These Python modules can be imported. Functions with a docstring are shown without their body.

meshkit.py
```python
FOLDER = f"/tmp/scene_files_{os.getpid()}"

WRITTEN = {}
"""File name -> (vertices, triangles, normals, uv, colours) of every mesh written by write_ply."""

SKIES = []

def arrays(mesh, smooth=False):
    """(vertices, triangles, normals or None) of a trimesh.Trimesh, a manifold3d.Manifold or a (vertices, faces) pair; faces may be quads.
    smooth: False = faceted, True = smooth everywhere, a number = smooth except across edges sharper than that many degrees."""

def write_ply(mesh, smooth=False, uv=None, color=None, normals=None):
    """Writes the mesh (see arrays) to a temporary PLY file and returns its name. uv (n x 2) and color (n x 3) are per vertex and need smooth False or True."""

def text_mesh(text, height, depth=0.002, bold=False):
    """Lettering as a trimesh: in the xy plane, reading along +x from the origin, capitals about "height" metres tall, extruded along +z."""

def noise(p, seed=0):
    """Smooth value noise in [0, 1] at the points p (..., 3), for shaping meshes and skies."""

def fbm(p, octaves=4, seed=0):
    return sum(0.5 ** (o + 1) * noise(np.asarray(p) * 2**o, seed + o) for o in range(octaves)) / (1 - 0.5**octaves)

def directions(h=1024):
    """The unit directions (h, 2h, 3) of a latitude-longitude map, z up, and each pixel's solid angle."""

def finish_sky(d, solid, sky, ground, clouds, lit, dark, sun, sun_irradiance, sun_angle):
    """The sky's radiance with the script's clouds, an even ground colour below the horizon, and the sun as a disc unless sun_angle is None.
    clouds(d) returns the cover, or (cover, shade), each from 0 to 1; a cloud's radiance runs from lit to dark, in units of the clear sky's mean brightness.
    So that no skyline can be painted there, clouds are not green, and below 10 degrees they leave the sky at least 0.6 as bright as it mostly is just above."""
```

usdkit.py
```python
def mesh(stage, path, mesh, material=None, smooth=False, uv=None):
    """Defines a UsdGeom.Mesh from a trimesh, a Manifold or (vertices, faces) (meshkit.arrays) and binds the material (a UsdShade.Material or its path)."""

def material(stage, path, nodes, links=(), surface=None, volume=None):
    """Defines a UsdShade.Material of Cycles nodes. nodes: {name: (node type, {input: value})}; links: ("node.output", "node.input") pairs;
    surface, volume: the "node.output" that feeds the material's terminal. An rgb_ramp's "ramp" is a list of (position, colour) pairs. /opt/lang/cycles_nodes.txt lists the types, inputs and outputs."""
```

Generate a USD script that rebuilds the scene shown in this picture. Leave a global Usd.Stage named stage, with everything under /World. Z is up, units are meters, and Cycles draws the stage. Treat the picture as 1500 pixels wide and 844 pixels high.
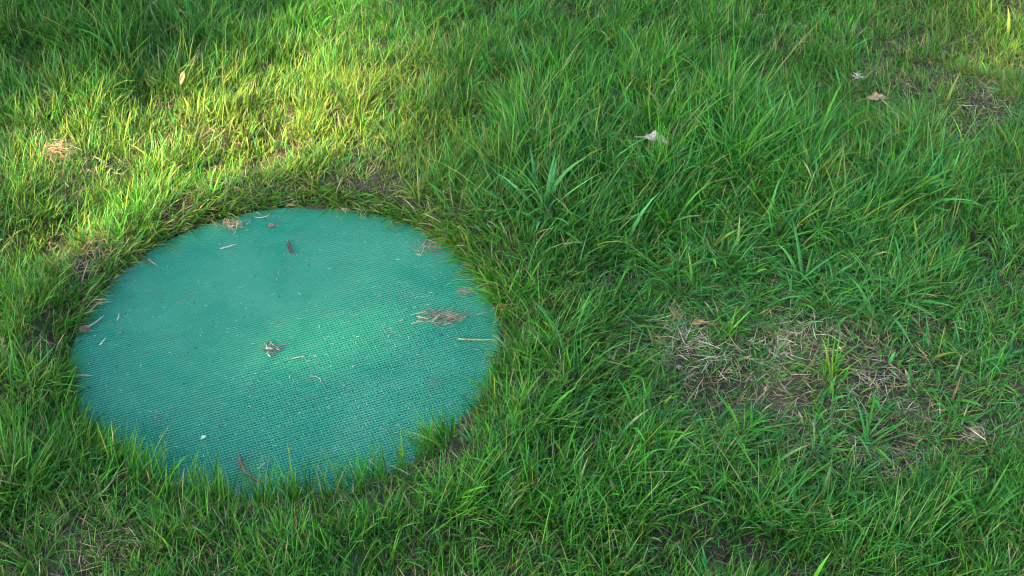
import math, numpy as np, trimesh, usdkit
from pxr import Usd, UsdGeom, UsdLux, UsdShade, Gf, Sdf, Vt
from meshkit import fbm
stage = Usd.Stage.CreateInMemory()
UsdGeom.SetStageUpAxis(stage, 'Z')
UsdGeom.Xform.Define(stage, '/World'); UsdGeom.Scope.Define(stage, '/World/Looks')
# ------------------------------------------------------------------ camera, sky, sun, exposure
PITCH, CAMH, LENS = math.radians(41.15), 1.457, 50.0
SUN_EL, SUN_AZ = math.radians(31), np.array([-0.86, -0.51])          # towards the sun: low, from the left and a little behind
EXPOSURE = 3.2
cam = UsdGeom.Camera.Define(stage, '/World/camera')
cam.CreateHorizontalApertureAttr(36.0); cam.CreateVerticalApertureAttr(20.25); cam.CreateFocalLengthAttr(LENS)
cam.CreateExposureAttr(EXPOSURE); cam.CreateClippingRangeAttr(Gf.Vec2f(0.05, 2000))
cam.AddTranslateOp().Set((0, 0, CAMH)); cam.AddRotateXOp().Set(90 - math.degrees(PITCH))
SUN_AZ = SUN_AZ / np.linalg.norm(SUN_AZ)
S = np.array([*(SUN_AZ * math.cos(SUN_EL)), math.sin(SUN_EL)])
sky = usdkit.material(stage, '/World/Looks/sky_look', {
    's': ('sky_texture', {'sky_type': 'single_scattering', 'sun_disc': False, 'aerosol_density': 2.5, 'sun_elevation': SUN_EL, 'sun_rotation': math.atan2(S[0], S[1])}),
    'b': ('background_shader', {'strength': 0.12})}, [('s.color', 'b.color')], surface='b.background')
dome = UsdLux.DomeLight.Define(stage, '/World/sky')
UsdShade.MaterialBindingAPI.Apply(dome.GetPrim()).Bind(sky)
dome.GetPrim().SetCustomDataByKey('kind', 'structure')
sun = UsdLux.DistantLight.Define(stage, '/World/sun')
sun.CreateNormalizeAttr(True); sun.CreateIntensityAttr(1.25); sun.CreateAngleAttr(0.53); sun.CreateColorAttr(Gf.Vec3f(1.0, 0.78, 0.4))
sun.AddOrientOp().Set(Gf.Quatf(Gf.Rotation(Gf.Vec3d(0, 0, 1), Gf.Vec3d(*map(float, S))).GetQuat()))

# ------------------------------------------------------------------ helpers
R = np.random.default_rng(7)
FPX = LENS / 36 * 1500
cp, sp = math.cos(PITCH), math.sin(PITCH)
def at(u, v, z=0.0):
    """The point at height z that the photograph shows at pixel (u, v)."""
    a, b = (u - 750) / FPX, (422 - v) / FPX
    d = np.array([a, cp + b * sp, -sp + b * cp])
    return np.array([0, 0, CAMH]) + d * ((z - CAMH) / d[2])
def uv(x, y, z=0.0):
    dz = z - CAMH; fw = y * cp - dz * sp
    return 750 + FPX * x / fw, 422 - FPX * (y * sp + dz * cp) / fw
def blob(u, v, u0, v0, ru, rv, tilt=0.0):
    du, dv = u - u0, v - v0; c, s = math.cos(tilt), math.sin(tilt)
    return np.exp(-((du * c + dv * s) / ru) ** 2 - ((-du * s + dv * c) / rv) ** 2)
NAMES = set()
def path(name, parent=None):
    base = (parent.GetPath().pathString if parent else '/World') + '/' + name; p, k = base, 0
    while p in NAMES:
        k += 1; p = f'{base}_{k:03d}'
    NAMES.add(p); return p
def keys(o, label=None, cat=None, group=None, kind=None):
    for k, v in (('label', label), ('category', cat), ('group', group), ('kind', kind)):
        if v: o.SetCustomDataByKey(k, v)
    return o
def thing(name, label, cat, loc=(0, 0, 0), rz=0.0, group=None):
    x = UsdGeom.Xform.Define(stage, path(name)); x.AddTranslateOp().Set(tuple(map(float, loc)))
    if rz: x.AddRotateZOp().Set(math.degrees(rz))
    return keys(x.GetPrim(), label, cat, group)
def obj(name, mesh, mat, parent=None, smooth=False, tint=None, normals=None):
    m = usdkit.mesh(stage, path(name, parent), mesh, mat, smooth=smooth)
    if tint is not None and normals is None and smooth is False and len(mesh[0]) > 8:
        normals = trimesh.Trimesh(*mesh, process=False).vertex_normals
    if normals is not None:
        m.CreateNormalsAttr(Vt.Vec3fArray.FromNumpy(normals.astype(np.float32))); m.SetNormalsInterpolation('vertex')
    if tint is not None:
        UsdGeom.PrimvarsAPI(m).CreatePrimvar('tint', Sdf.ValueTypeNames.Color3fArray, 'vertex').Set(Vt.Vec3fArray.FromNumpy(np.asarray(tint, np.float32)))
    return m.GetPrim()
def smoothstep(a, b, x):
    t = np.clip((x - a) / (b - a), 0, 1); return t * t * (3 - 2 * t)

# ------------------------------------------------------------------ materials
def leafy(name, rough=0.42, spec=0.11, trans=0.18, glow=(1.3, 1.25, 0.5)):
    return usdkit.material(stage, '/World/Looks/' + name, {
        'a': ('attribute', {'attribute': 'tint'}), 'g': ('geometry', {}),
        'n': ('noise_texture', {'scale': 240.0, 'detail': 3.0}), 'r': ('map_range', {'from_min': 0.3, 'from_max': 0.7, 'to_min': 0.5, 'to_max': 0.8}),
        'm': ('mix_color', {'blend_type': 'multiply', 'fac': 1.0, 'use_clamp': False}),
        'p': ('principled_bsdf', {'roughness': rough, 'specular_ior_level': spec}),
        't': ('translucent_bsdf', {}), 'tc': ('mix_color', {'blend_type': 'multiply', 'fac': 1.0, 'b': glow}),
        'x': ('mix_closure', {'fac': trans})},
        [('g.position', 'n.vector'), ('n.fac', 'r.value'), ('a.color', 'm.a'), ('r.result', 'm.b'), ('m.result', 'p.base_color'), ('m.result', 'tc.a'), ('tc.result', 't.color'),
         ('p.BSDF', 'x.closure1'), ('t.BSDF', 'x.closure2')], surface='x.closure')
GRASS = leafy('grass_blade')
DRY = leafy('dry_grass', 0.7, 0.2, 0.2, (1.1, 1.0, 0.8))
soil = usdkit.material(stage, '/World/Looks/soil', {
    'g': ('geometry', {}), 'n1': ('noise_texture', {'scale': 9.0, 'detail': 6.0, 'roughness': 0.6}), 'n2': ('noise_texture', {'scale': 190.0, 'detail': 5.0, 'roughness': 0.7}),
    'c1': ('rgb_ramp', {'ramp': [(0.3, (0.024, 0.021, 0.013)), (0.55, (0.05, 0.044, 0.03)), (0.75, (0.09, 0.08, 0.058))]}),
    'c2': ('rgb_ramp', {'ramp': [(0.3, (0.45, 0.45, 0.45)), (0.7, (1.3, 1.25, 1.15))]}),
    'm': ('mix_color', {'blend_type': 'multiply', 'fac': 1.0, 'use_clamp': False}), 'b': ('bump', {'strength': 0.9, 'distance': 0.006}),
    'p': ('principled_bsdf', {'roughness': 0.95, 'specular_ior_level': 0.15})},
    [('g.position', 'n1.vector'), ('g.position', 'n2.vector'), ('n1.fac', 'c1.fac'), ('n2.fac', 'c2.fac'), ('c1.color', 'm.a'), ('c2.color', 'm.b'), ('m.result', 'p.base_color'),
     ('n2.fac', 'b.height'), ('b.normal', 'p.normal')], surface='p.BSDF')
lid_look = usdkit.material(stage, '/World/Looks/green_plastic', {
    'g': ('geometry', {}), 'n1': ('noise_texture', {'scale': 7.0, 'detail': 8.0, 'roughness': 0.68, 'distortion': 0.6}), 'n2': ('noise_texture', {'scale': 130.0, 'detail': 4.0, 'roughness': 0.7}),
    'c1': ('rgb_ramp', {'ramp': [(0.3, (0.006, 0.13, 0.076)), (0.72, (0.035, 0.18, 0.108))]}),
    'c2': ('rgb_ramp', {'ramp': [(0.56, (0, 0, 0)), (0.78, (0.45, 0.45, 0.45))]}),
    'm': ('mix_color', {'b': (0.14, 0.23, 0.175)}), 'n3': ('noise_texture', {'scale': 21.0, 'detail': 7.0, 'roughness': 0.72}), 'c3': ('rgb_ramp', {'ramp': [(0.54, (0, 0, 0)), (0.74, (0.42, 0.42, 0.42))]}), 'm3': ('mix_color', {'b': (0.075, 0.105, 0.07)}),
    'p': ('principled_bsdf', {'roughness': 0.45, 'specular_ior_level': 0.2})},
    [('g.position', 'n1.vector'), ('g.position', 'n2.vector'), ('n1.fac', 'c1.fac'), ('n2.fac', 'c2.fac'), ('c1.color', 'm.a'), ('c2.color', 'm.fac'), ('g.position', 'n3.vector'), ('n3.fac', 'c3.fac'), ('c3.color', 'm3.fac'), ('m.result', 'm3.a'), ('m3.result', 'p.base_color')], surface='p.BSDF')
bark = usdkit.material(stage, '/World/Looks/bark', {
    'g': ('geometry', {}), 'n': ('noise_texture', {'scale': 14.0, 'detail': 6.0}), 'c': ('rgb_ramp', {'ramp': [(0.3, (0.05, 0.035, 0.025)), (0.7, (0.16, 0.12, 0.09))]}),
    'b': ('bump', {'strength': 0.8, 'distance': 0.03}), 'p': ('principled_bsdf', {'roughness': 0.9})},
    [('g.position', 'n.vector'), ('n.fac', 'c.fac'), ('c.color', 'p.base_color'), ('n.fac', 'b.height'), ('b.normal', 'p.normal')], surface='p.BSDF')
leaf_look = usdkit.material(stage, '/World/Looks/tree_leaf', {
    'p': ('principled_bsdf', {'base_color': (0.06, 0.11, 0.03), 'roughness': 0.5}), 't': ('translucent_bsdf', {'color': (0.1, 0.17, 0.03)}), 'x': ('mix_closure', {'fac': 0.3})},
    [('p.BSDF', 'x.closure1'), ('t.BSDF', 'x.closure2')], surface='x.closure')

# ------------------------------------------------------------------ the ground
LC, LR, LZ = np.array([-0.335, 1.551]), 0.322, 0.004               # the lid: centre, radius, height of its plate
def noise2(x, y, s, o=0.0, oct=4):
    p = np.stack([np.ravel(x) * s + o, np.ravel(y) * s - o, np.full(np.size(x), o * 0.37)], 1)
    return np.clip((np.asarray(fbm(p, oct)) - .5) * 4.5, -1, 1).reshape(np.shape(x))
def ground_z(x, y):
    r = np.hypot(x - LC[0], y - LC[1])
    z = 0.022 * noise2(x, y, 2.3, 3.1) + 0.009 * noise2(x, y, 9.0, 1.7) + 0.004
    edge = LZ + (r - LR + 0.004) * 0.35 + 0.0075 * noise2(x, y, 17.0, 4.4)   # soil creeps a little over the lid's edge
    k = smoothstep(LR + 0.015, LR + 0.16, r)
    return np.where(r < LR - 0.03, -0.05, z * k + edge * (1 - k))
def ground():
    def axis(lo, hi, step):
        far = 1.45 ** np.arange(1, 14) * step * 6
        far = np.cumsum(far)
        return np.concatenate([lo - far[::-1], np.arange(lo, hi + step / 2, step), hi + far])
    xs, ys = axis(-1.5, 1.5, 0.009), axis(0.7, 3.1, 0.009)
    X, Y = np.meshgrid(xs, ys)
    Z = ground_z(X, Y)
    i = np.arange(X.size).reshape(X.shape)
    a, b, c, d = i[:-1, :-1].ravel(), i[:-1, 1:].ravel(), i[1:, 1:].ravel(), i[1:, :-1].ravel()
    F = np.concatenate([np.stack([a, b, c], 1), np.stack([a, c, d], 1)])
    return trimesh.Trimesh(np.stack([X.ravel(), Y.ravel(), Z.ravel()], 1), F, process=False)
keys(obj('ground', ground(), soil, smooth=60), kind='structure')

# ------------------------------------------------------------------ the lid
def make_lid():
    t = thing('tank_cover', 'round teal green plastic tank cover with gridded surface set flush in the grass', 'tank cover', (*LC, 0))
    a = np.linspace(0, 2 * np.pi, 145)
    prof = [(0, -0.045), (LR - 0.004, -0.045), (LR - 0.001, -0.006), (LR - 0.002, LZ - 0.004), (LR - 0.004, LZ - 0.001), (LR - 0.006, LZ - 0.0012), (0, LZ - 0.0012)]
    obj('plate', trimesh.creation.revolve(prof, sections=180), lid_look, t, smooth=25)
    V, F, n = [], [], 0
    def ridges(ang, pitch, half, h, top):
        nonlocal n
        d, e = np.array([math.cos(ang), math.sin(ang)]), np.array([-math.sin(ang), math.cos(ang)])
        rr = LR - 0.007
        for o in np.arange(-rr + pitch / 2, rr, pitch):
            L = math.sqrt(max(rr * rr - o * o, 0))
            if L < 0.006: continue
            k = max(3, int(L / 0.012)); s = np.linspace(-L, L, k)
            w = 0.00025 * R.standard_normal(k)
            sec = [(-half, LZ - 0.0022), (-half * top, LZ + h), (half * top, LZ + h), (half, LZ - 0.0022)]
            P = np.stack([np.concatenate([np.outer(s, d) + np.outer(o + q + w, e), np.full((k, 1), z)], 1) + np.array([0, 0, 1.0]) * (0.00012 * R.standard_normal((k, 1)) if z > LZ else 0) for q, z in sec], 1)
            V.append(P.reshape(-1, 3)); i = n + np.arange(k - 1)[:, None] * 4
            for j in range(3):
                F.append(np.concatenate([np.concatenate([i + j, i + j + 4, i + j + 5], 1), np.concatenate([i + j, i + j + 5, i + j + 1], 1)]))
            n += 4 * k
    ridges(math.radians(22), 0.0047, 0.0018, 0.0021, 0.4)
    ridges(math.radians(112), 0.0047, 0.0016, 0.0010, 0.4)
    keys(obj('grip_ridges', (np.vstack(V), np.vstack(F)[:, ::-1]), lid_look, t), kind='stuff')
make_lid()

# ------------------------------------------------------------------ blades
def blades(root, az, length, width, tilt, curve, twist, col, tip, segs=4, fold=False, base=None):
    """Ribbons that start at root, lean by tilt from upright towards az and bend over by curve; colours run from col to tip."""
    N, k = len(root), segs
    T = np.linspace(0, 1, k + 1)
    th = np.minimum(tilt[:, None] + curve[:, None] * T[None] ** 1.4, 2.4)
    st = length[:, None] / k
    mid = (th[:, 1:] + th[:, :-1]) / 2
    hor = np.concatenate([np.zeros((N, 1)), np.cumsum(np.sin(mid) * st, 1)], 1)
    ver = np.concatenate([np.zeros((N, 1)), np.cumsum(np.cos(mid) * st, 1)], 1)
    ca, sa = np.cos(az)[:, None], np.sin(az)[:, None]
    P = np.stack([hor * ca, hor * sa, ver], 2) + root[:, None, :]
    tang = np.stack([np.sin(th) * ca, np.sin(th) * sa, np.cos(th)], 2)
    side0 = np.stack([-sa + 0 * th, ca + 0 * th, 0 * th], 2)
    nor0 = np.cross(side0, tang)
    tw = twist[:, None, None] * (0.4 + 0.6 * T[None, :, None])
    side = side0 * np.cos(tw) + nor0 * np.sin(tw); nor = np.cross(side, tang)
    prof = np.minimum(0.55 + 1.5 * T, 1) * (1 - T ** 2.2); prof[-1] = 0
    hw = 0.5 * width[:, None, None] * prof[None, :, None]
    l, r = P - side * hw, P + side * hw
    if fold:
        l, r = l + nor * hw * 0.45, r + nor * hw * 0.45
        Vv = np.concatenate([np.stack([l[:, :k], P[:, :k], r[:, :k]], 2).reshape(N, 3 * k, 3), P[:, k:]], 1); m, lanes = 3, 2
        nn = np.concatenate([np.stack([nor[:, :k] + 0.5 * side[:, :k], nor[:, :k], nor[:, :k] - 0.5 * side[:, :k]], 2).reshape(N, 3 * k, 3), nor[:, k:]], 1)
    else:
        Vv = np.concatenate([np.stack([l[:, :k], r[:, :k]], 2).reshape(N, 2 * k, 3), P[:, k:]], 1); m, lanes = 2, 1
        nn = np.concatenate([np.stack([nor[:, :k] - 0.55 * side[:, :k], nor[:, :k] + 0.55 * side[:, :k]], 2).reshape(N, 2 * k, 3), nor[:, k:]], 1)
    f = []
    for j in range(k - 1):
        for q in range(lanes):
            a = j * m + q; f += [(a, a + 1, a + m + 1), (a, a + m + 1, a + m)]
    for q in range(lanes): f.append(((k - 1) * m + q, (k - 1) * m + q + 1, m * k))
    nv = Vv.shape[1]
    F = (np.array(f)[None] + (np.arange(N) * nv)[:, None, None]).reshape(-1, 3)
    tv = np.concatenate([np.repeat(T[:k], m), [1.0]])
    C = col[:, None, :] * (1 - tv[None, :, None] ** 2) + tip[:, None, :] * tv[None, :, None] ** 2
    if base is not None:
        b = np.clip(1 - tv / 0.3, 0, 1)[None, :, None]; C = C * (1 - b) + base[:, None, :] * b
    nn = nn / np.linalg.norm(nn, axis=2, keepdims=True)
    return Vv.reshape(-1, 3), F, C.reshape(-1, 3), nn.reshape(-1, 3)

def sum_blobs(u, v, lst):
    return sum(a * blob(u, v, *b) for a, *b in lst)
# what the lawn is like from place to place (u, v: where the photograph shows that place)
def lawn(x, y):
    u, v = uv(x, y)
    h = 0.048 + sum_blobs(u, v, [(.038, 1050, 200, 260, 110), (.035, 850, 300, 160, 110), (.036, 1270, 330, 220, 110), (.03, 90, 60, 230, 90), (.006, 760, 110, 200, 90), (-.008, 650, 50, 420, 60),
        (.012, 900, 680, 260, 130), (.006, 800, 450, 110, 100), (.008, 400, 760, 260, 50), (-.022, 1370, 130, 190, 110), (-.004, 380, 190, 230, 70), (-.006, 620, 330, 120, 50), (-.014, 120, 390, 70, 40),
        (-.026, 1020, 560, 75, 60), (-.026, 1150, 535, 75, 42), (-.025, 1290, 560, 90, 45), (-.022, 1340, 670, 110, 60), (-.02, 180, 830, 120, 50), (.02, 1300, 800, 260, 70), (.022, 130, 690, 180, 110), (.008, 60, 500, 80, 120), (.01, 600, 780, 260, 60), (-.02, 235, 205, 36, 22)])
    d = 1 - sum_blobs(u, v, [(.72, 1010, 522, 44, 38), (.66, 1150, 505, 46, 25), (.4, 1280, 560, 50, 26), (.3, 1330, 660, 70, 40), (.7, 128, 400, 40, 26), (.92, 238, 206, 26, 12), (.3, 190, 830, 110, 30),
        (.85, 85, 228, 30, 20), (.35, 1280, 130, 50, 35), (.35, 1420, 220, 60, 35), (.18, 1200, 620, 260, 100), (.3, 650, 350, 60, 30), (.5, 330, 322, 30, 12)])
    broad = .02 + sum_blobs(u, v, [(.3, 1260, 400, 300, 150), (.3, 1250, 640, 330, 140), (.25, 800, 300, 110, 110), (.16, 930, 640, 200, 140), (.15, 1080, 230, 220, 110), (.08, 120, 80, 200, 100)])
    flat = .0 + sum_blobs(u, v, [(.6, 1240, 600, 330, 130), (.45, 1150, 430, 200, 80), (.3, 950, 480, 140, 80), (.3, 150, 740, 150, 90), (.35, 660, 345, 90, 50), (.3, 1400, 200, 120, 100)])
    yellow = .06 + sum_blobs(u, v, [(.75, 360, 180, 320, 100), (.3, 60, 350, 160, 160), (.45, 560, 290, 160, 45), (.5, 1440, 60, 160, 110), (.2, 80, 560, 140, 160), (.2, 1400, 180, 150, 120), (.25, 600, 130, 140, 60)])  # partly the grass's own tint, raised on sunlit ground to paint in warm light
    blue = .30 + sum_blobs(u, v, [(.35, 1180, 420, 350, 160), (.3, 820, 300, 130, 100), (.3, 1300, 650, 300, 170), (.15, 80, 60, 250, 80)])
    dry = .04 + sum_blobs(u, v, [(.2, 1380, 150, 180, 130), (.12, 1200, 560, 260, 90), (.05, 400, 190, 260, 80), (.2, 640, 340, 90, 40), (.14, 440, 296, 140, 18), (.15, 150, 380, 80, 50), (.15, 180, 820, 150, 50)])
    return np.maximum(h * .72, .018), np.clip(d, 0.02, 1), np.clip(broad, 0, .6), flat, yellow, blue, np.clip(dry, 0, .5)
XMIN, XMAX, YMIN, YMAX = -1.45, 1.45, 0.85, 3.0
def scatter_tufts(n, seed):
    r = np.random.default_rng(seed)
    x, y = r.uniform(XMIN, XMAX, n), r.uniform(YMIN, YMAX, n)
    u, v = uv(x, y)
    keep = (u > -230) & (u < 1730) & (v < 1090) & (v > -150)
    keep &= np.hypot(x - LC[0], y - LC[1]) > LR - 0.001
    x, y = x[keep], y[keep]
    h, d, *_ = lawn(x, y)
    clump = 0.7 + .75 * noise2(x, y, 15.0, 9.3)
    k = r.random(len(x)) < d * np.clip(clump, .46, 1)
    return r, x[k], y[k]
def pick(r, n, cols, jit=0.16):
    c = np.asarray(cols)[r.integers(0, len(cols), n)]
    return c * np.exp(jit * r.standard_normal((n, 1))) * np.exp(0.06 * r.standard_normal((n, 3)))
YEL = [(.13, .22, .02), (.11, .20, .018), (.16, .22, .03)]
DEEP_SHADE = [(.024, .11, .008), (.02, .095, .012), (.036, .125, .009)]  # dark greens, partly mixed in to stand for shade
MID = [(.044, .205, .015), (.034, .175, .012), (.066, .25, .018), (.04, .19, .017)]
BLU = [(.038, .19, .035), (.045, .21, .05), (.03, .15, .03)]
STRAW = [(.34, .28, .15), (.26, .21, .12), (.38, .33, .21), (.22, .17, .11), (.28, .19, .09)]
def grass_field(n_tufts, per, seed, broad_pass=False):
    r, x, y = scatter_tufts(n_tufts, seed)
    cnt = r.poisson(per, len(x)).clip(1)
    tx, ty = np.repeat(x, cnt), np.repeat(y, cnt); n = len(tx)
    lean0 = np.repeat(r.uniform(0, 2 * np.pi, len(x)), cnt)
    tuft_h = np.repeat(np.exp(.22 * r.standard_normal(len(x))), cnt)
    tuft_hue = np.repeat(r.standard_normal(len(x)) * .12, cnt)
    q = r.standard_normal((n, 2)) * (0.013 if broad_pass else 0.009)
    px, py = tx + q[:, 0], ty + q[:, 1]
    h, d, broad, flat, yel, blu, dry = lawn(px, py)
    rr = np.hypot(px - LC[0], py - LC[1])
    ok = rr > LR - 0.002
    if broad_pass: ok &= r.random(n) < broad * 1.6
    sel = np.flatnonzero(ok)
    px, py, q, h, flat, yel, blu, dry, rr, lean0, tuft_h, tuft_hue = (a[sel] for a in (px, py, q, h, flat, yel, blu, dry, rr, lean0, tuft_h, tuft_hue)); n = len(sel)
    # direction: out of the tuft, bent towards the local lay of the lawn
    la = 1.1 + 1.7 * noise2(px, py, 1.6, 5.5); lay = np.stack([np.cos(la), np.sin(la)], 1) * .3
    out = q / (np.linalg.norm(q, axis=1, keepdims=True) + 1e-6)
    dirv = out * (.75 + .8 * flat[:, None]) + lay + .75 * r.standard_normal((n, 2)) + .35 * np.stack([np.cos(lean0), np.sin(lean0)], 1)
    away = (np.stack([px, py], 1) - LC) / rr[:, None]; near = smoothstep(LR + .07, LR, rr)[:, None]
    dirv = dirv - away * near * .6                                  # at its edge the grass hangs over the lid a little
    az = np.arctan2(dirv[:, 1], dirv[:, 0])
    tilt = np.abs(r.normal(.34, .28, n)) + flat * r.uniform(.2, 1.2, n) + .12
    curve = np.abs(r.normal(.4, .4, n)) + .4 * flat
    L = h * tuft_h * np.clip(1 + .45 * noise2(px, py, 13.0, 7.7), .55, 1.45) * np.exp(.28 * np.clip(r.standard_normal(n), -2, 1.6)) * (1.05 if broad_pass else 1.0)
    L = L * (1 - .3 * near[:, 0]) * (1 - .42 * smoothstep(LR + .12, LR + .02, rr) * np.clip(-away[:, 1] + .2, 0, 1))
    if broad_pass:
        w = r.uniform(.0042, .0075, n); curve = curve + .25
    else:
        w = r.uniform(.0014, .0032, n) * (1 + .5 * np.clip((h - .06) / .05, -.5, 1))
    hue = r.random(n) + tuft_hue
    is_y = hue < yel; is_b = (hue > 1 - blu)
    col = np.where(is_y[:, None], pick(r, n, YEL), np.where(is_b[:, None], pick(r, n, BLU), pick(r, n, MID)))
    u_, v_ = uv(px, py); shade_mix = .16 + sum_blobs(u_, v_, [(.6, 60, 760, 330, 170), (.9, 80, 50, 260, 90), (.5, 800, 440, 130, 110), (.3, 500, 820, 300, 60), (.4, 700, 330, 110, 60), (.25, 1250, 780, 350, 90)])  # dark share follows the shaded areas: shade put into the blade colour
    col = np.where((r.random(n) < shade_mix)[:, None], pick(r, n, DEEP_SHADE), col)
    dd = r.random(n) < dry * (.5 if broad_pass else 1)
    col = np.where(dd[:, None], pick(r, n, STRAW), col)
    L = np.where(dd, np.minimum(L * .7, .05), L)
    tip = col * (1.1 + .5 * r.random((n, 1)))
    dt = (r.random(n) < .10)[:, None]; tip = np.where(dt, pick(r, n, STRAW), tip)
    base = .7 * col + .3 * np.array([.10, .10, .04])
    z = ground_z(px, py) - .003
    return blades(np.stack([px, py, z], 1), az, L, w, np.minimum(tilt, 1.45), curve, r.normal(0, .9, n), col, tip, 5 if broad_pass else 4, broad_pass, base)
def edge_grass(n, seed):
    """The fringe that grows right at the cover's edge and leans over it, longest on the near side."""
    r = np.random.default_rng(seed)
    a = r.uniform(0, 2 * np.pi, n); q = LR - .004 + .03 * r.random(n) ** 1.5
    nearside = np.clip(-np.sin(a - .12), -1, 1); x, y = LC[0] + q * np.cos(a), LC[1] + q * np.sin(a)
    side = np.clip(1 - np.abs(np.sin(a)), 0, 1)
    keep = (r.random(n) < 1 - .75 * np.exp(-((x + .345) / .03) ** 2) * (nearside > 0)) & (r.random(n) < np.where(nearside > -.1, .30 + .3 * noise2(x, y, 21.0, 2.2), .65 + .5 * noise2(x, y, 14.0, 2.2) + .35 * np.clip(np.cos(a), 0, 1)))
    a, q, nearside, x, y = a[keep], q[keep], nearside[keep], x[keep], y[keep]; m = len(a)
    inw = r.uniform(-.9, .9, m) * (1 + .4 * (nearside < 0)); az = a + np.pi + inw * 1.3
    L = np.where(nearside > 0, .029 + .024 * nearside, .036) * (1 + .22 * noise2(x, y, 8.0, 6.1)) * np.exp(.3 * np.clip(r.standard_normal(m), -2, 1.7))
    tilt = np.where(nearside > .2, np.abs(r.normal(.45, .35, m)), np.abs(r.normal(.75, .3, m))); curve = np.abs(r.normal(.4, .3, m)) + .3 * (nearside < .2)
    hue = r.random(m); col = np.where((hue < .08 + .3 * (nearside < -.4))[:, None], pick(r, m, YEL), np.where((hue > .72)[:, None], pick(r, m, DEEP_SHADE), pick(r, m, MID)))
    col = np.where((r.random(m) < .03 + .1 * (nearside < 0))[:, None], pick(r, m, STRAW), col)
    return blades(np.stack([x, y, ground_z(x, y) - .002], 1), az, L, r.uniform(.0012, .0030, m), tilt, curve, r.normal(0, .9, m), col, col * (1 + .3 * r.random((m, 1))), 4, False, .9 * col)
def np_join(*parts):
    off = np.cumsum([0] + [len(p[0]) for p in parts])
    return np.vstack([p[0] for p in parts]), np.vstack([p[1] + o for p, o in zip(parts, off)]), np.vstack([p[2] for p in parts]), np.vstack([p[3] for p in parts])
def put_stuff(name, data, mat, label, cat):
    V, F, C, N = data
    return keys(obj(name, (V, F), mat, tint=C, normals=N), label, cat, kind='stuff')
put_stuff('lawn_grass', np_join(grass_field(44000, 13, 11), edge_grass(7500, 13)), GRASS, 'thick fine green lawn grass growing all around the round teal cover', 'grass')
put_stuff('broad_leaf_grass', grass_field(9000, 7, 12, True), GRASS, 'broader bluish green grass blades mixed through the lawn, mostly right of the cover', 'grass')

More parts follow.
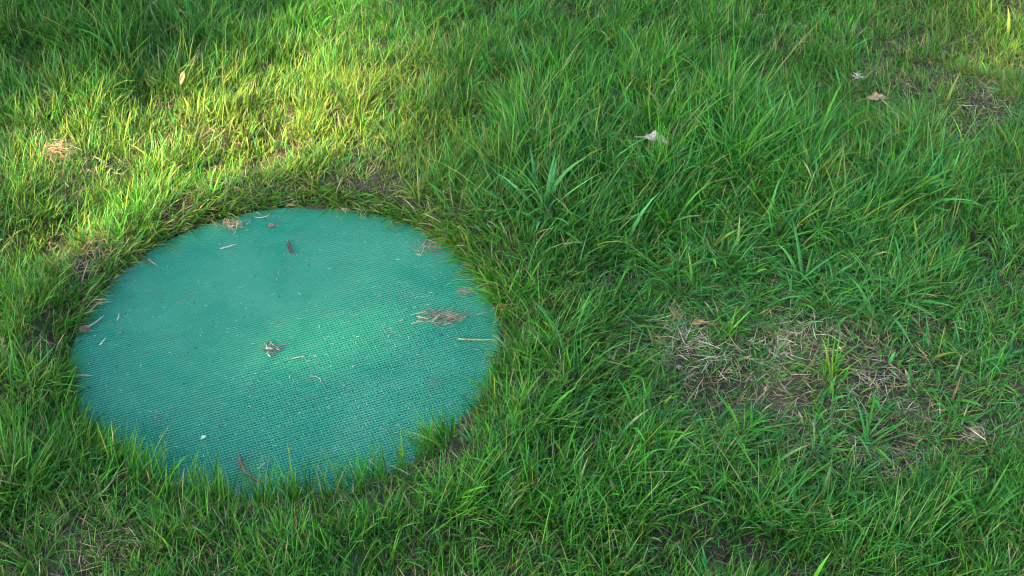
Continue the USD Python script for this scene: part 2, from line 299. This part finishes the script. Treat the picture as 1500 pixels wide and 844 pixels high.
def thatch(n, seed):
    r = np.random.default_rng(seed)
    x, y = r.uniform(XMIN, XMAX, n), r.uniform(YMIN, YMAX, n); u, v = uv(x, y)
    h, d, broad, flat, yel, blu, dry = lawn(x, y)
    rr = np.hypot(x - LC[0], y - LC[1])
    want = 1.2 * sum_blobs(u, v, [(.6, 1010, 512, 48, 44), (.6, 1148, 503, 50, 28)]) + np.clip(.12 + 1.4 * (1 - d) + dry, 0, 1) + .2 * smoothstep(LR + .05, LR + .01, rr)
    keep = (u > -150) & (u < 1650) & (v < 990) & (v > -100) & (rr > LR + .004) & (r.random(n) < want)
    x, y, rr = x[keep], y[keep], rr[keep]; m = len(x)
    uu, vv = u[keep], v[keep]; pale = r.random(m) < 1.3 * sum_blobs(uu, vv, [(.7, 1010, 512, 46, 42), (.65, 1148, 503, 50, 28), (.3, 1280, 560, 40, 22)])
    az = r.uniform(0, 2 * np.pi, m); col = pick(r, m, [(.30, .25, .14), (.25, .21, .12), (.36, .30, .17), (.18, .14, .08), (.25, .18, .09)], .25)
    col = np.where(pale[:, None], pick(r, m, [(.50, .44, .29), (.58, .52, .36), (.38, .33, .21)], .25), col)
    z = ground_z(x, y) + r.uniform(0, .008, m)
    return blades(np.stack([x, y, z], 1), az, r.uniform(.012, .045, m), r.uniform(.0006, .0016, m), r.normal(1.5, .12, m), r.normal(0, .35, m), r.normal(0, 1.2, m), col, col * 1.1, 4)
put_stuff('dry_thatch', thatch(190000, 21), DRY, 'dry brown and grey dead grass lying on the soil in the thin patches', 'dead grass')

# ------------------------------------------------------------------ unseen tree that shades the lawn, its crown thinned to shape the sun patches (it stands to the left, behind the photographer)
def sunlit(x, y):
    u, v = uv(x, y)
    m = sum_blobs(u, v, [(1.6, 400, 150, 240, 85, -.3), (1.6, 150, 225, 190, 80, -.3), (.7, 570, 220, 110, 80), (.9, 40, 340, 130, 120), (.62, 330, 265, 250, 45), (.42, 390, 525, 380, 130, -.3), (.22, 430, 508, 280, 45, -.32), (.18, 560, 350, 220, 26, -.3), (-.9, 240, 205, 55, 26), (-.55, 110, 285, 120, 24, -.3), (-.4, 480, 190, 90, 16, -.3), (.9, 1480, 50, 100, 90),
        (.8, 470, 5, 90, 40), (.55, 1290, 15, 200, 30), (.35, 330, 340, 250, 30), (.5, 20, 560, 70, 100)])
    return np.where(np.hypot(x - LC[0], y - LC[1]) < LR + .05, np.clip(m, 0, 1), smoothstep(.28, .85, m * (.85 + .6 * noise2(x, y, 5.0, 3.3))))
def shade_tree():
    r = np.random.default_rng(5)
    base = np.array([0.0, 1.9]) + SUN_AZ * 11.5
    t = thing('shade_tree', 'broad leafy tree outside the picture that shades the lawn', 'tree', (*base, 0))
    def limb(a, b, r0, r1, k=9):
        m = trimesh.creation.cone(1, 1, sections=8) if False else None
        P = np.linspace(a, b, 6) + np.vstack([np.zeros(3), r.normal(0, .08, (4, 3)), np.zeros(3)]); rad = np.linspace(r0, r1, 6); ang = np.linspace(0, 2 * np.pi, k, endpoint=False)
        d = (b - a) / np.linalg.norm(b - a); e = np.cross(d, [.3, .9, .2]); e /= np.linalg.norm(e); f = np.cross(d, e)
        V = (P[:, None] + rad[:, None, None] * (np.cos(ang)[None, :, None] * e + np.sin(ang)[None, :, None] * f)).reshape(-1, 3)
        F = [q for i in range(5) for j in range(k) for q in ((i * k + j, i * k + (j + 1) % k, i * k + k + (j + 1) % k), (i * k + j, i * k + k + (j + 1) % k, i * k + k + j))]
        return V, np.array(F)
    top = np.array([.1, .2, 5.0]); obj('trunk', limb(np.array([0, 0, -.2]), top, .3, .17), bark, t, smooth=50)
    for _ in range(9):
        s = np.array([0, 0, r.uniform(2.6, 4.6)]); e = np.array([*(r.normal(0, 1, 2) * [1.7, 1.7]), r.uniform(5.4, 8.6)])
        obj('branch', limb(s, e, .09, .03, 7), bark, t, smooth=50)
    n = 52000
    p = r.standard_normal((n, 3)); p = p / np.linalg.norm(p, axis=1, keepdims=True) * r.random((n, 1)) ** .4 * [3.9, 3.9, 2.7] + [0, 0, 6.9]
    w = p + [*base, 0]; g = w[:, :2] - S[:2] * ((w[:, 2] - .04) / S[2])[:, None]    # where a leaf's shadow falls
    keep = r.random(n) > np.minimum(1.15 * sunlit(g[:, 0], g[:, 1]), .985)  # leaves left out where sun is wanted; gaps shaped for the light
    p = p[keep]; m = len(p)
    a = r.standard_normal((m, 3)); a /= np.linalg.norm(a, axis=1, keepdims=True); b = np.cross(a, r.standard_normal((m, 3))); b /= np.linalg.norm(b, axis=1, keepdims=True)
    L, W = r.uniform(.06, .1, (m, 1)), r.uniform(.025, .045, (m, 1))
    V = np.stack([p - a * L, p + b * W - a * L * .1, p + a * L, p - b * W - a * L * .1], 1).reshape(-1, 3); i = np.arange(m)[:, None] * 4
    obj('crown', (V, np.concatenate([i + [0, 1, 2], i + [0, 2, 3]])), leaf_look, t)
shade_tree()

# ------------------------------------------------------------------ the things that lie and grow here, one by one
rb = np.random.default_rng(77)
A = np.asarray
def one_blade(parent, name, root, az, L, w, tilt, curve, twist, col, tip=None, segs=6, fold=True, mat=None):
    col = A(col, float); tip = col * 1.15 if tip is None else A(tip, float)
    V, F, C, N = blades(A([root], float), A([az]), A([L]), A([w]), A([tilt]), A([curve]), A([twist]), col[None], tip[None], segs, fold)
    return obj(name, (V, F), mat or GRASS, parent, tint=C, normals=N)
def tuft(px, py, n, Lm, wm, label, cols, spread=(.25, 1.15), group=None, az0=None, azs=math.pi, name='grass_tuft'):
    g = at(px, py); z = float(ground_z(A([g[0]]), A([g[1]]))[0]) - .002
    t = thing(name, label, 'grass tuft', (g[0], g[1], z), group=group)
    for i in range(n):
        az = (2 * math.pi * (i + rb.random() * 1.8) / n) if az0 is None else az0 + azs * rb.uniform(-1, 1)
        c = pick(rb, 1, cols)[0]
        one_blade(t, 'blade', (rb.normal(0, .009), rb.normal(0, .009), 0), az + rb.normal(0, .35), Lm * rb.uniform(.5, 1.2), wm * rb.uniform(.7, 1.2), rb.uniform(*spread), rb.uniform(.25, 1.0), rb.normal(0, .5), c, c * rb.uniform(1.0, 1.4))
    return t
UP = math.pi / 2
for a in [
    (795, 328, 17, .135, .008, 'largest broad bluish green tuft, upright, just behind the right edge of the cover', [(.06, .26, .075), (.08, .28, .08), (.05, .22, .05)], (.05, 1.0)),
    (1180, 430, 26, .095, .0055, 'broad green tuft arching out just above the bare brown patch on the right', BLU, (.4, 1.2)),
    (1285, 452, 24, .105, .0052, 'spidery flat green tuft with long blades right of the bare brown patch', BLU, (.6, 1.35)),
    (1262, 648, 22, .075, .0042, 'open light green tuft with many radiating blades in the thin lawn at lower right', BLU + MID, (.6, 1.4)),
    (1398, 612, 22, .06, .0034, 'pale green tuft with short thin blades near the right edge below the middle', BLU + MID, (.5, 1.2)),
    (1062, 500, 16, .06, .003, 'small green tuft standing between the two bare brown patches', MID, (.3, 1.1)),
    (930, 640, 18, .09, .005, 'broad green tuft with a long arching blade halfway between cover and bottom right corner', MID, (.4, 1.2)),
    (1085, 640, 18, .075, .0045, 'bright green tuft below the left bare brown patch', MID, (.3, 1.1)),
    (1340, 300, 20, .10, .0066, 'tall broad tuft leaning right, between the two dry leaves and the right edge', BLU + MID, (.2, 1.0)),
    (1130, 300, 22, .10, .006, 'tall upright bright green tuft in the long grass right of centre', MID, (.1, .7)),
    (985, 335, 22, .095, .006, 'broad tuft in the long grass below the pale dry leaf', BLU + MID, (.2, .9)),
    (1215, 560, 26, .07, .003, 'light yellowish green tuft at the lower right rim of the bare brown patch', MID + YEL, (.2, .9)),
    (1440, 760, 20, .085, .0056, 'bright green tuft nearest the bottom right corner', MID, (.3, 1.1)),
    (1185, 770, 20, .085, .0058, 'dark green broad tuft at the bottom, right of centre', BLU, (.4, 1.2)),
    (175, 372, 22, .055, .0026, 'small yellow green tuft by the bare soil at the upper left edge of the cover', YEL + MID, (.5, 1.3)),
    (312, 300, 26, .07, .0028, 'dense dark and yellow green tuft just above the upper left edge of the cover', YEL + MID, (.2, 1.2)),
    (505, 300, 22, .055, .0026, 'bright yellow tuft at the topmost point of the cover', YEL + STRAW[:1], (.4, 1.35)),
    (610, 300, 22, .065, .0026, 'olive yellow tuft just right of the topmost point of the cover', YEL, (.2, 1.2)),
    (680, 360, 18, .06, .0026, 'matted olive tuft hanging over the upper right edge of the cover', YEL + MID, (.9, 1.45)),
    (745, 445, 20, .07, .0028, 'short spiky green tuft over the rightmost edge of the cover', MID, (.4, 1.3)),
]: tuft(*a)

CH = [(.30, .25, .16), (.23, .19, .12), (.38, .33, .22), (.14, .11, .07)]
def heap(name, px, py, wpx, hpx, n, L, label, cat, cols=CH, z0=LZ + .0026, high=.008, wide=.0013, az=None, azs=1.0, part='stalk'):
    g = at(px, py, z0); sx = wpx / 2 * .00102; sy = hpx / 2 * .00150
    t = thing(name, label, cat, g)
    for i in range(n):
        q = rb.standard_normal(2) * .5
        c = pick(rb, 1, cols, .2)[0]; a = (rb.uniform(0, 2 * math.pi) if az is None else az + rb.normal(0, azs) + (math.pi if rb.random() < .5 else 0))
        ln = L * rb.uniform(.5, 1.2); hz = high * max(0, 1 - np.hypot(*q) * .7) * rb.random()
        root = (q[0] * sx - math.cos(a) * ln / 2, q[1] * sy - math.sin(a) * ln / 2, hz + .0012)
        one_blade(t, part, root, a, ln, wide * rb.uniform(.6, 1.3), 1.5 + rb.normal(0, .06), rb.normal(0.06, .5), rb.normal(0, .9), c, segs=5, fold=False, mat=DRY)
    return t
heap('straw_heap', 648, 467, 92, 26, 110, .026, 'larger heap of brownish grey dry straw lying on the right of the cover', 'straw', az=.25, azs=.5)
heap('straw_heap', 681, 431, 36, 14, 30, .019, 'smaller wisp of pale straw just above the larger straw heap on the cover', 'straw', az=.1, azs=.6)
heap('dried_clump', 400, 511, 24, 16, 46, .010, 'small dark grey dried clump of bits in the middle of the cover', 'debris', cols=[(.06, .05, .045), (.14, .12, .1), (.4, .38, .34), (.1, .08, .06)], part='bit', high=.008, wide=.0019)
heap('straw_heap', 342, 332, 48, 20, 70, .016, 'rusty tan dry straw spilling over the upper left edge of the cover', 'straw', cols=[(.45, .3, .16), (.38, .24, .12), (.5, .4, .26)], az=-1.4, azs=.7)
heap('straw_heap', 515, 310, 60, 12, 40, .018, 'pale yellow straw fringe under the bright tuft at the top of the cover', 'straw', cols=[(.5, .42, .2), (.45, .36, .2), (.55, .5, .3)], az=-1.3, azs=.7)
heap('straw_heap', 640, 362, 70, 26, 60, .02, 'brown dry straw under the matted grass on the upper right edge of the cover', 'straw', cols=[(.3, .2, .12), (.36, .28, .16), (.24, .16, .1)], az=-.9, azs=.8)
heap('straw_heap', 712, 398, 34, 26, 36, .02, 'dry brown stalks hanging onto the cover at its upper right', 'straw', cols=[(.36, .24, .16), (.42, .32, .2), (.28, .18, .12)], az=-1.45, azs=.4)
heap('hay_clump', 85, 226, 56, 36, 110, .024, 'reddish brown dry hay clump in the sunlit grass at the far left', 'hay', cols=[(.36, .2, .12), (.28, .16, .10), (.42, .28, .17), (.16, .09, .06)], z0=.022, high=.03)
heap('grass_tangle', 1256, 118, 18, 16, 14, .022, 'upper greyish white tangle of dry grass in the lawn at upper right', 'dead grass', cols=[(.5, .46, .36), (.4, .36, .3)], z0=.03, high=.02)
heap('grass_tangle', 1424, 642, 50, 30, 34, .028, 'grey brown tangle of dead blades near the right edge at lower right', 'dead grass', cols=CH, z0=.012, high=.015)
heap('grass_tangle', 1012, 511, 72, 58, 90, .019, 'pale grey mat of dead grass in the left bare patch', 'dead grass', cols=[(.50, .44, .29), (.58, .52, .36), (.38, .33, .21)], z0=.006, high=.008, wide=.0018)
heap('grass_tangle', 1148, 504, 74, 38, 80, .019, 'mat of dead grass in the bare patch farther right', 'dead grass', cols=[(.50, .43, .29), (.57, .50, .35), (.38, .32, .21)], z0=.006, high=.008, wide=.0018)
heap('grass_tangle', 125, 412, 64, 34, 80, .016, 'dark brown crumbs and roots on bare soil at the upper left edge of the cover', 'dead grass', cols=[(.1, .075, .06), (.16, .13, .12), (.22, .18, .15)], z0=.008, high=.01)

def stalk(name, px0, py0, px1, py1, w, label, cat, col, z=LZ + .003, lift=0.0, bow=0.0, mat=None, part=None):
    """A stick or straw from one place on the lid or lawn to another, bowed sideways, as a thin tube."""
    a, b = at(px0, py0, z), at(px1, py1, z + lift); d = b - a; sd = np.array([-d[1], d[0], 0]); k = 9
    s = np.linspace(0, 1, k)[:, None]; P = d * s + sd * (bow * 4 * s * (1 - s)) + rb.standard_normal((k, 3)) * [w * .25, w * .25, w * .08]
    P[:, 2] += w * .2; rad = w / 2 * (1 - .55 * np.linspace(0, 1, k) ** 2)
    ang = np.linspace(0, 2 * np.pi, 6, endpoint=False); e = sd / np.linalg.norm(sd); f = np.array([0, 0, 1.0])
    V = (P[:, None] + rad[:, None, None] * (np.cos(ang)[None, :, None] * e + np.sin(ang)[None, :, None] * f)).reshape(-1, 3)
    F = [q for i in range(k - 1) for j in range(6) for q in ((i * 6 + j, i * 6 + (j + 1) % 6, i * 6 + 6 + (j + 1) % 6), (i * 6 + j, i * 6 + 6 + (j + 1) % 6, i * 6 + 6 + j))]
    F += [(0, j + 1, j) for j in range(1, 5)] + [((k - 1) * 6, (k - 1) * 6 + j, (k - 1) * 6 + j + 1) for j in range(1, 5)]
    c = np.tile(A(col, float), (len(V), 1)) * (1 + .12 * np.repeat(rb.standard_normal(k), 6)[:, None])
    if part is not None:
        return obj(name, (V + (a - part[1]), A(F)), mat or DRY, part[0], tint=c)
    m = obj(name, (V, A(F)), mat or DRY, tint=c)
    UsdGeom.Xformable(m).AddTranslateOp().Set(tuple(map(float, a)))
    return keys(m, label, cat)
stalk('straw', 323, 365, 349, 357, .0024, 'short thick whitish straw near the upper left edge of the cover', 'straw', (.5, .46, .36))
stalk('straw', 672, 497, 730, 499, .0026, 'straight greenish yellow straw reaching in from the right edge of the cover', 'straw', (.3, .3, .1), lift=.01)
stalk('straw', 428, 526, 447, 522, .0022, 'pale broken straw right of the dark clump on the cover', 'straw', (.36, .38, .28))
stalk('straw', 146, 506, 156, 495, .0022, 'thin white straw near the leftmost edge of the cover', 'straw', (.6, .62, .5))
stalk('straw', 172, 470, 175, 459, .0022, 'tiny pale straw upper left on the cover, above the thin white one', 'straw', (.55, .55, .45))
stalk('straw', 217, 379, 231, 391, .0026, 'tan dry straw hanging over the upper left edge of the cover', 'straw', (.42, .36, .22), lift=.0)
stalk('straw', 396, 313, 372, 318, .0018, 'curved whitish straw on the top left rim of the cover', 'straw', (.6, .5, .4), bow=.2)
stalk('straw', 120, 486, 152, 464, .0034, 'greyish twig like straw over the left edge of the cover', 'straw', (.34, .3, .25), lift=.004)
stalk('straw', 455, 551, 470, 562, .0013, 'thin curled white straw below the middle of the cover', 'straw', (.4, .42, .32), bow=.25)
stalk('straw', 235, 352, 268, 335, .003, 'grey brown bent straw lying along the upper left rim of the cover', 'straw', (.28, .22, .18), bow=.1)
hk = thing('seed_stalk', 'small dark dry grass seed head lying near the top of the cover', 'seed head', at(424, 362, LZ + .0034)); o_ = (hk, at(424, 362, LZ + .0034))
stalk('stem', 421, 352, 431, 376, .0018, '', '', (.3, .22, .15), part=o_)
for q in range(6): stalk('seed', 422 + q, 354 + 2.6 * q, 421 + q + (3 if q % 2 else -1), 360 + 2.6 * q, .0028, '', '', (.12, .08, .055), part=o_)
tw = thing('twig', 'thin reddish brown twig lying on the cover near its lower edge', 'twig', at(378, 697, LZ + .0038)); o_ = (tw, at(378, 697, LZ + .0038))
stalk('stem', 350, 668, 393, 712, .0042, '', '', (.2, .11, .075), bow=-.13, part=o_)
stalk('side_shoot', 378, 688, 388, 678, .0020, '', '', (.4, .38, .3), part=o_, lift=.004)

def leaf(name, px, py, L, W, az, label, col, z=LZ + .0045, pitch=.15, roll=.2, cup=.5, stem=.0, cat='dry leaf', lobes=0.0):
    """A dead leaf: a cupped, wavy blade with a raised midrib and, where it has one, a stalk."""
    g = at(px, py, z); t = thing(name, label, cat, g, az)
    k, m = 12, 7; s = np.linspace(0, 1, k); q = np.linspace(-1, 1, m)
    w = W / 2 * np.sin(np.pi * np.clip(s, .02, .985)) ** .75 * (1 + lobes * np.sin(s * 19))
    X, Q = np.meshgrid(s, q, indexing='ij'); Y = Q * w[:, None]
    Z = cup * np.abs(Y) * .6 + .12 * L * np.sin(3 * X + 1) + .06 * L * np.sin(9 * X + 4 * Q) * np.abs(Q)
    P = np.stack([(X - .5) * L, Y, Z], 2).reshape(-1, 3)
    rot = np.array(Gf.Matrix3d(Gf.Rotation(Gf.Vec3d(0, 1, 0), -math.degrees(pitch)) * Gf.Rotation(Gf.Vec3d(1, 0, 0), math.degrees(roll))))
    P = P @ rot; i = np.arange(k * m).reshape(k, m); a, b, c, d = i[:-1, :-1].ravel(), i[1:, :-1].ravel(), i[1:, 1:].ravel(), i[:-1, 1:].ravel()
    low = P[:, 2].min(); P[:, 2] -= low
    tint = np.tile(A(col, float), (k * m, 1)) * np.exp(.16 * rb.standard_normal((k * m, 1)))
    obj('leaf_blade', (P, np.concatenate([np.stack([a, b, c], 1), np.stack([a, c, d], 1)])), DRY, t, tint=tint)
    mid = P.reshape(k, m, 3)[:, m // 2]; ext = mid[0] + (mid[0] - mid[2]) * stem * np.linspace(1, 0, 4)[:, None]
    C = np.vstack([ext, mid[1:]]); n = len(C); r_ = np.linspace(.0011, .0004, n); ang = np.linspace(0, 2 * np.pi, 5, endpoint=False)
    V = (C[:, None] + r_[:, None, None] * (np.cos(ang)[None, :, None] * np.array([0, 1.0, 0]) + np.sin(ang)[None, :, None] * np.array([0, 0, 1.0]))).reshape(-1, 3)
    F = A([f for i2 in range(n - 1) for j in range(5) for f in ((i2 * 5 + j, i2 * 5 + (j + 1) % 5, i2 * 5 + 5 + (j + 1) % 5), (i2 * 5 + j, i2 * 5 + 5 + (j + 1) % 5, i2 * 5 + 5 + j))])
    obj('midrib', (V, F), DRY, t, tint=np.tile(A(col, float) * .75, (len(V), 1)))
    return t
leaf('dry_leaf', 961, 208, .042, .018, -.25, 'pale pinkish grey dry leaf caught in the tall grass right of centre', (.46, .38, .35), z=.06, stem=2.2, pitch=.08, lobes=.25, cup=.9)
leaf('dry_leaf', 1285, 146, .040, .014, .1, 'tan curled dry leaf in the lawn at upper right, below the whitish tangle', (.36, .25, .14), z=.032, stem=2.6, roll=.35, lobes=.35, cup=.9)
leaf('dry_leaf', 268, 120, .026, .009, 1.5, 'orange tan dry leaf standing upright in the sunlit grass at upper left', (.44, .26, .13), z=.035, pitch=.9)
leaf('dry_leaf', 737, 453, .026, .013, .1, 'rust brown dry leaf at the rightmost edge of the cover', (.42, .17, .07), z=.012, stem=.6)
leaf('dry_leaf', 718, 402, .016, .009, .2, 'small pinkish brown dry leaf at the upper right edge of the cover', (.5, .25, .16), z=.01)
leaf('dry_leaf', 124, 484, .020, .011, .4, 'purplish brown crumpled dry leaf at the left edge of the cover', (.2, .09, .085), z=.008, roll=.5)
leaf('dry_leaf', 398, 331, .013, .008, .2, 'tiny brownish red dry leaf by the straw at the upper left rim of the cover', (.34, .14, .1), z=.006)
leaf('dry_leaf', 992, 465, .026, .010, -.4, 'orange brown dry leaf in the grass above the left bare brown patch', (.26, .12, .05), z=.014)
leaf('dry_leaf', 1028, 477, .044, .007, 0.0, 'long narrow yellow ochre dead blade above the left bare brown patch', (.36, .25, .09), z=.012, stem=1.0, cat='dead blade')
leaf('white_petal', 298, 641, .009, .005, .9, 'tiny bright white petal lying low on the left half of the cover', (.75, .75, .72), z=LZ + .0038, cat='petal')
stalk('dead_stem', 236, 812, 237, 772, .003, 'upright orange brown dead stem in the grass at the lower left', 'dead stem', (.42, .2, .08), z=.02, lift=.06)

def chaff():
    r = np.random.default_rng(31); n = 620
    q = np.sqrt(r.random(n)) * (LR - .015); a = r.uniform(0, 2 * np.pi, n)
    P = np.stack([LC[0] + q * np.cos(a), LC[1] + q * np.sin(a), np.full(n, LZ + .0032)], 1)
    pale = r.random(n) < .62
    c = np.where(pale[:, None], pick(r, n, [(.5, .52, .42), (.42, .4, .3), (.36, .46, .36)]), pick(r, n, [(.08, .06, .045), (.16, .12, .09), (.05, .07, .05)]))
    L = np.where(pale, r.uniform(.002, .009, n), r.uniform(.0015, .004, n)); w = np.where(pale, r.uniform(.0005, .001, n), r.uniform(.001, .003, n))
    return blades(P, r.uniform(0, 2 * np.pi, n), L, w, np.full(n, 1.53), r.normal(0, .1, n), r.normal(0, .3, n), c, c, 4)
put_stuff('chaff', chaff(), DRY, 'fine pale flecks of chaff and dark crumbs strewn over the cover', 'chaff')
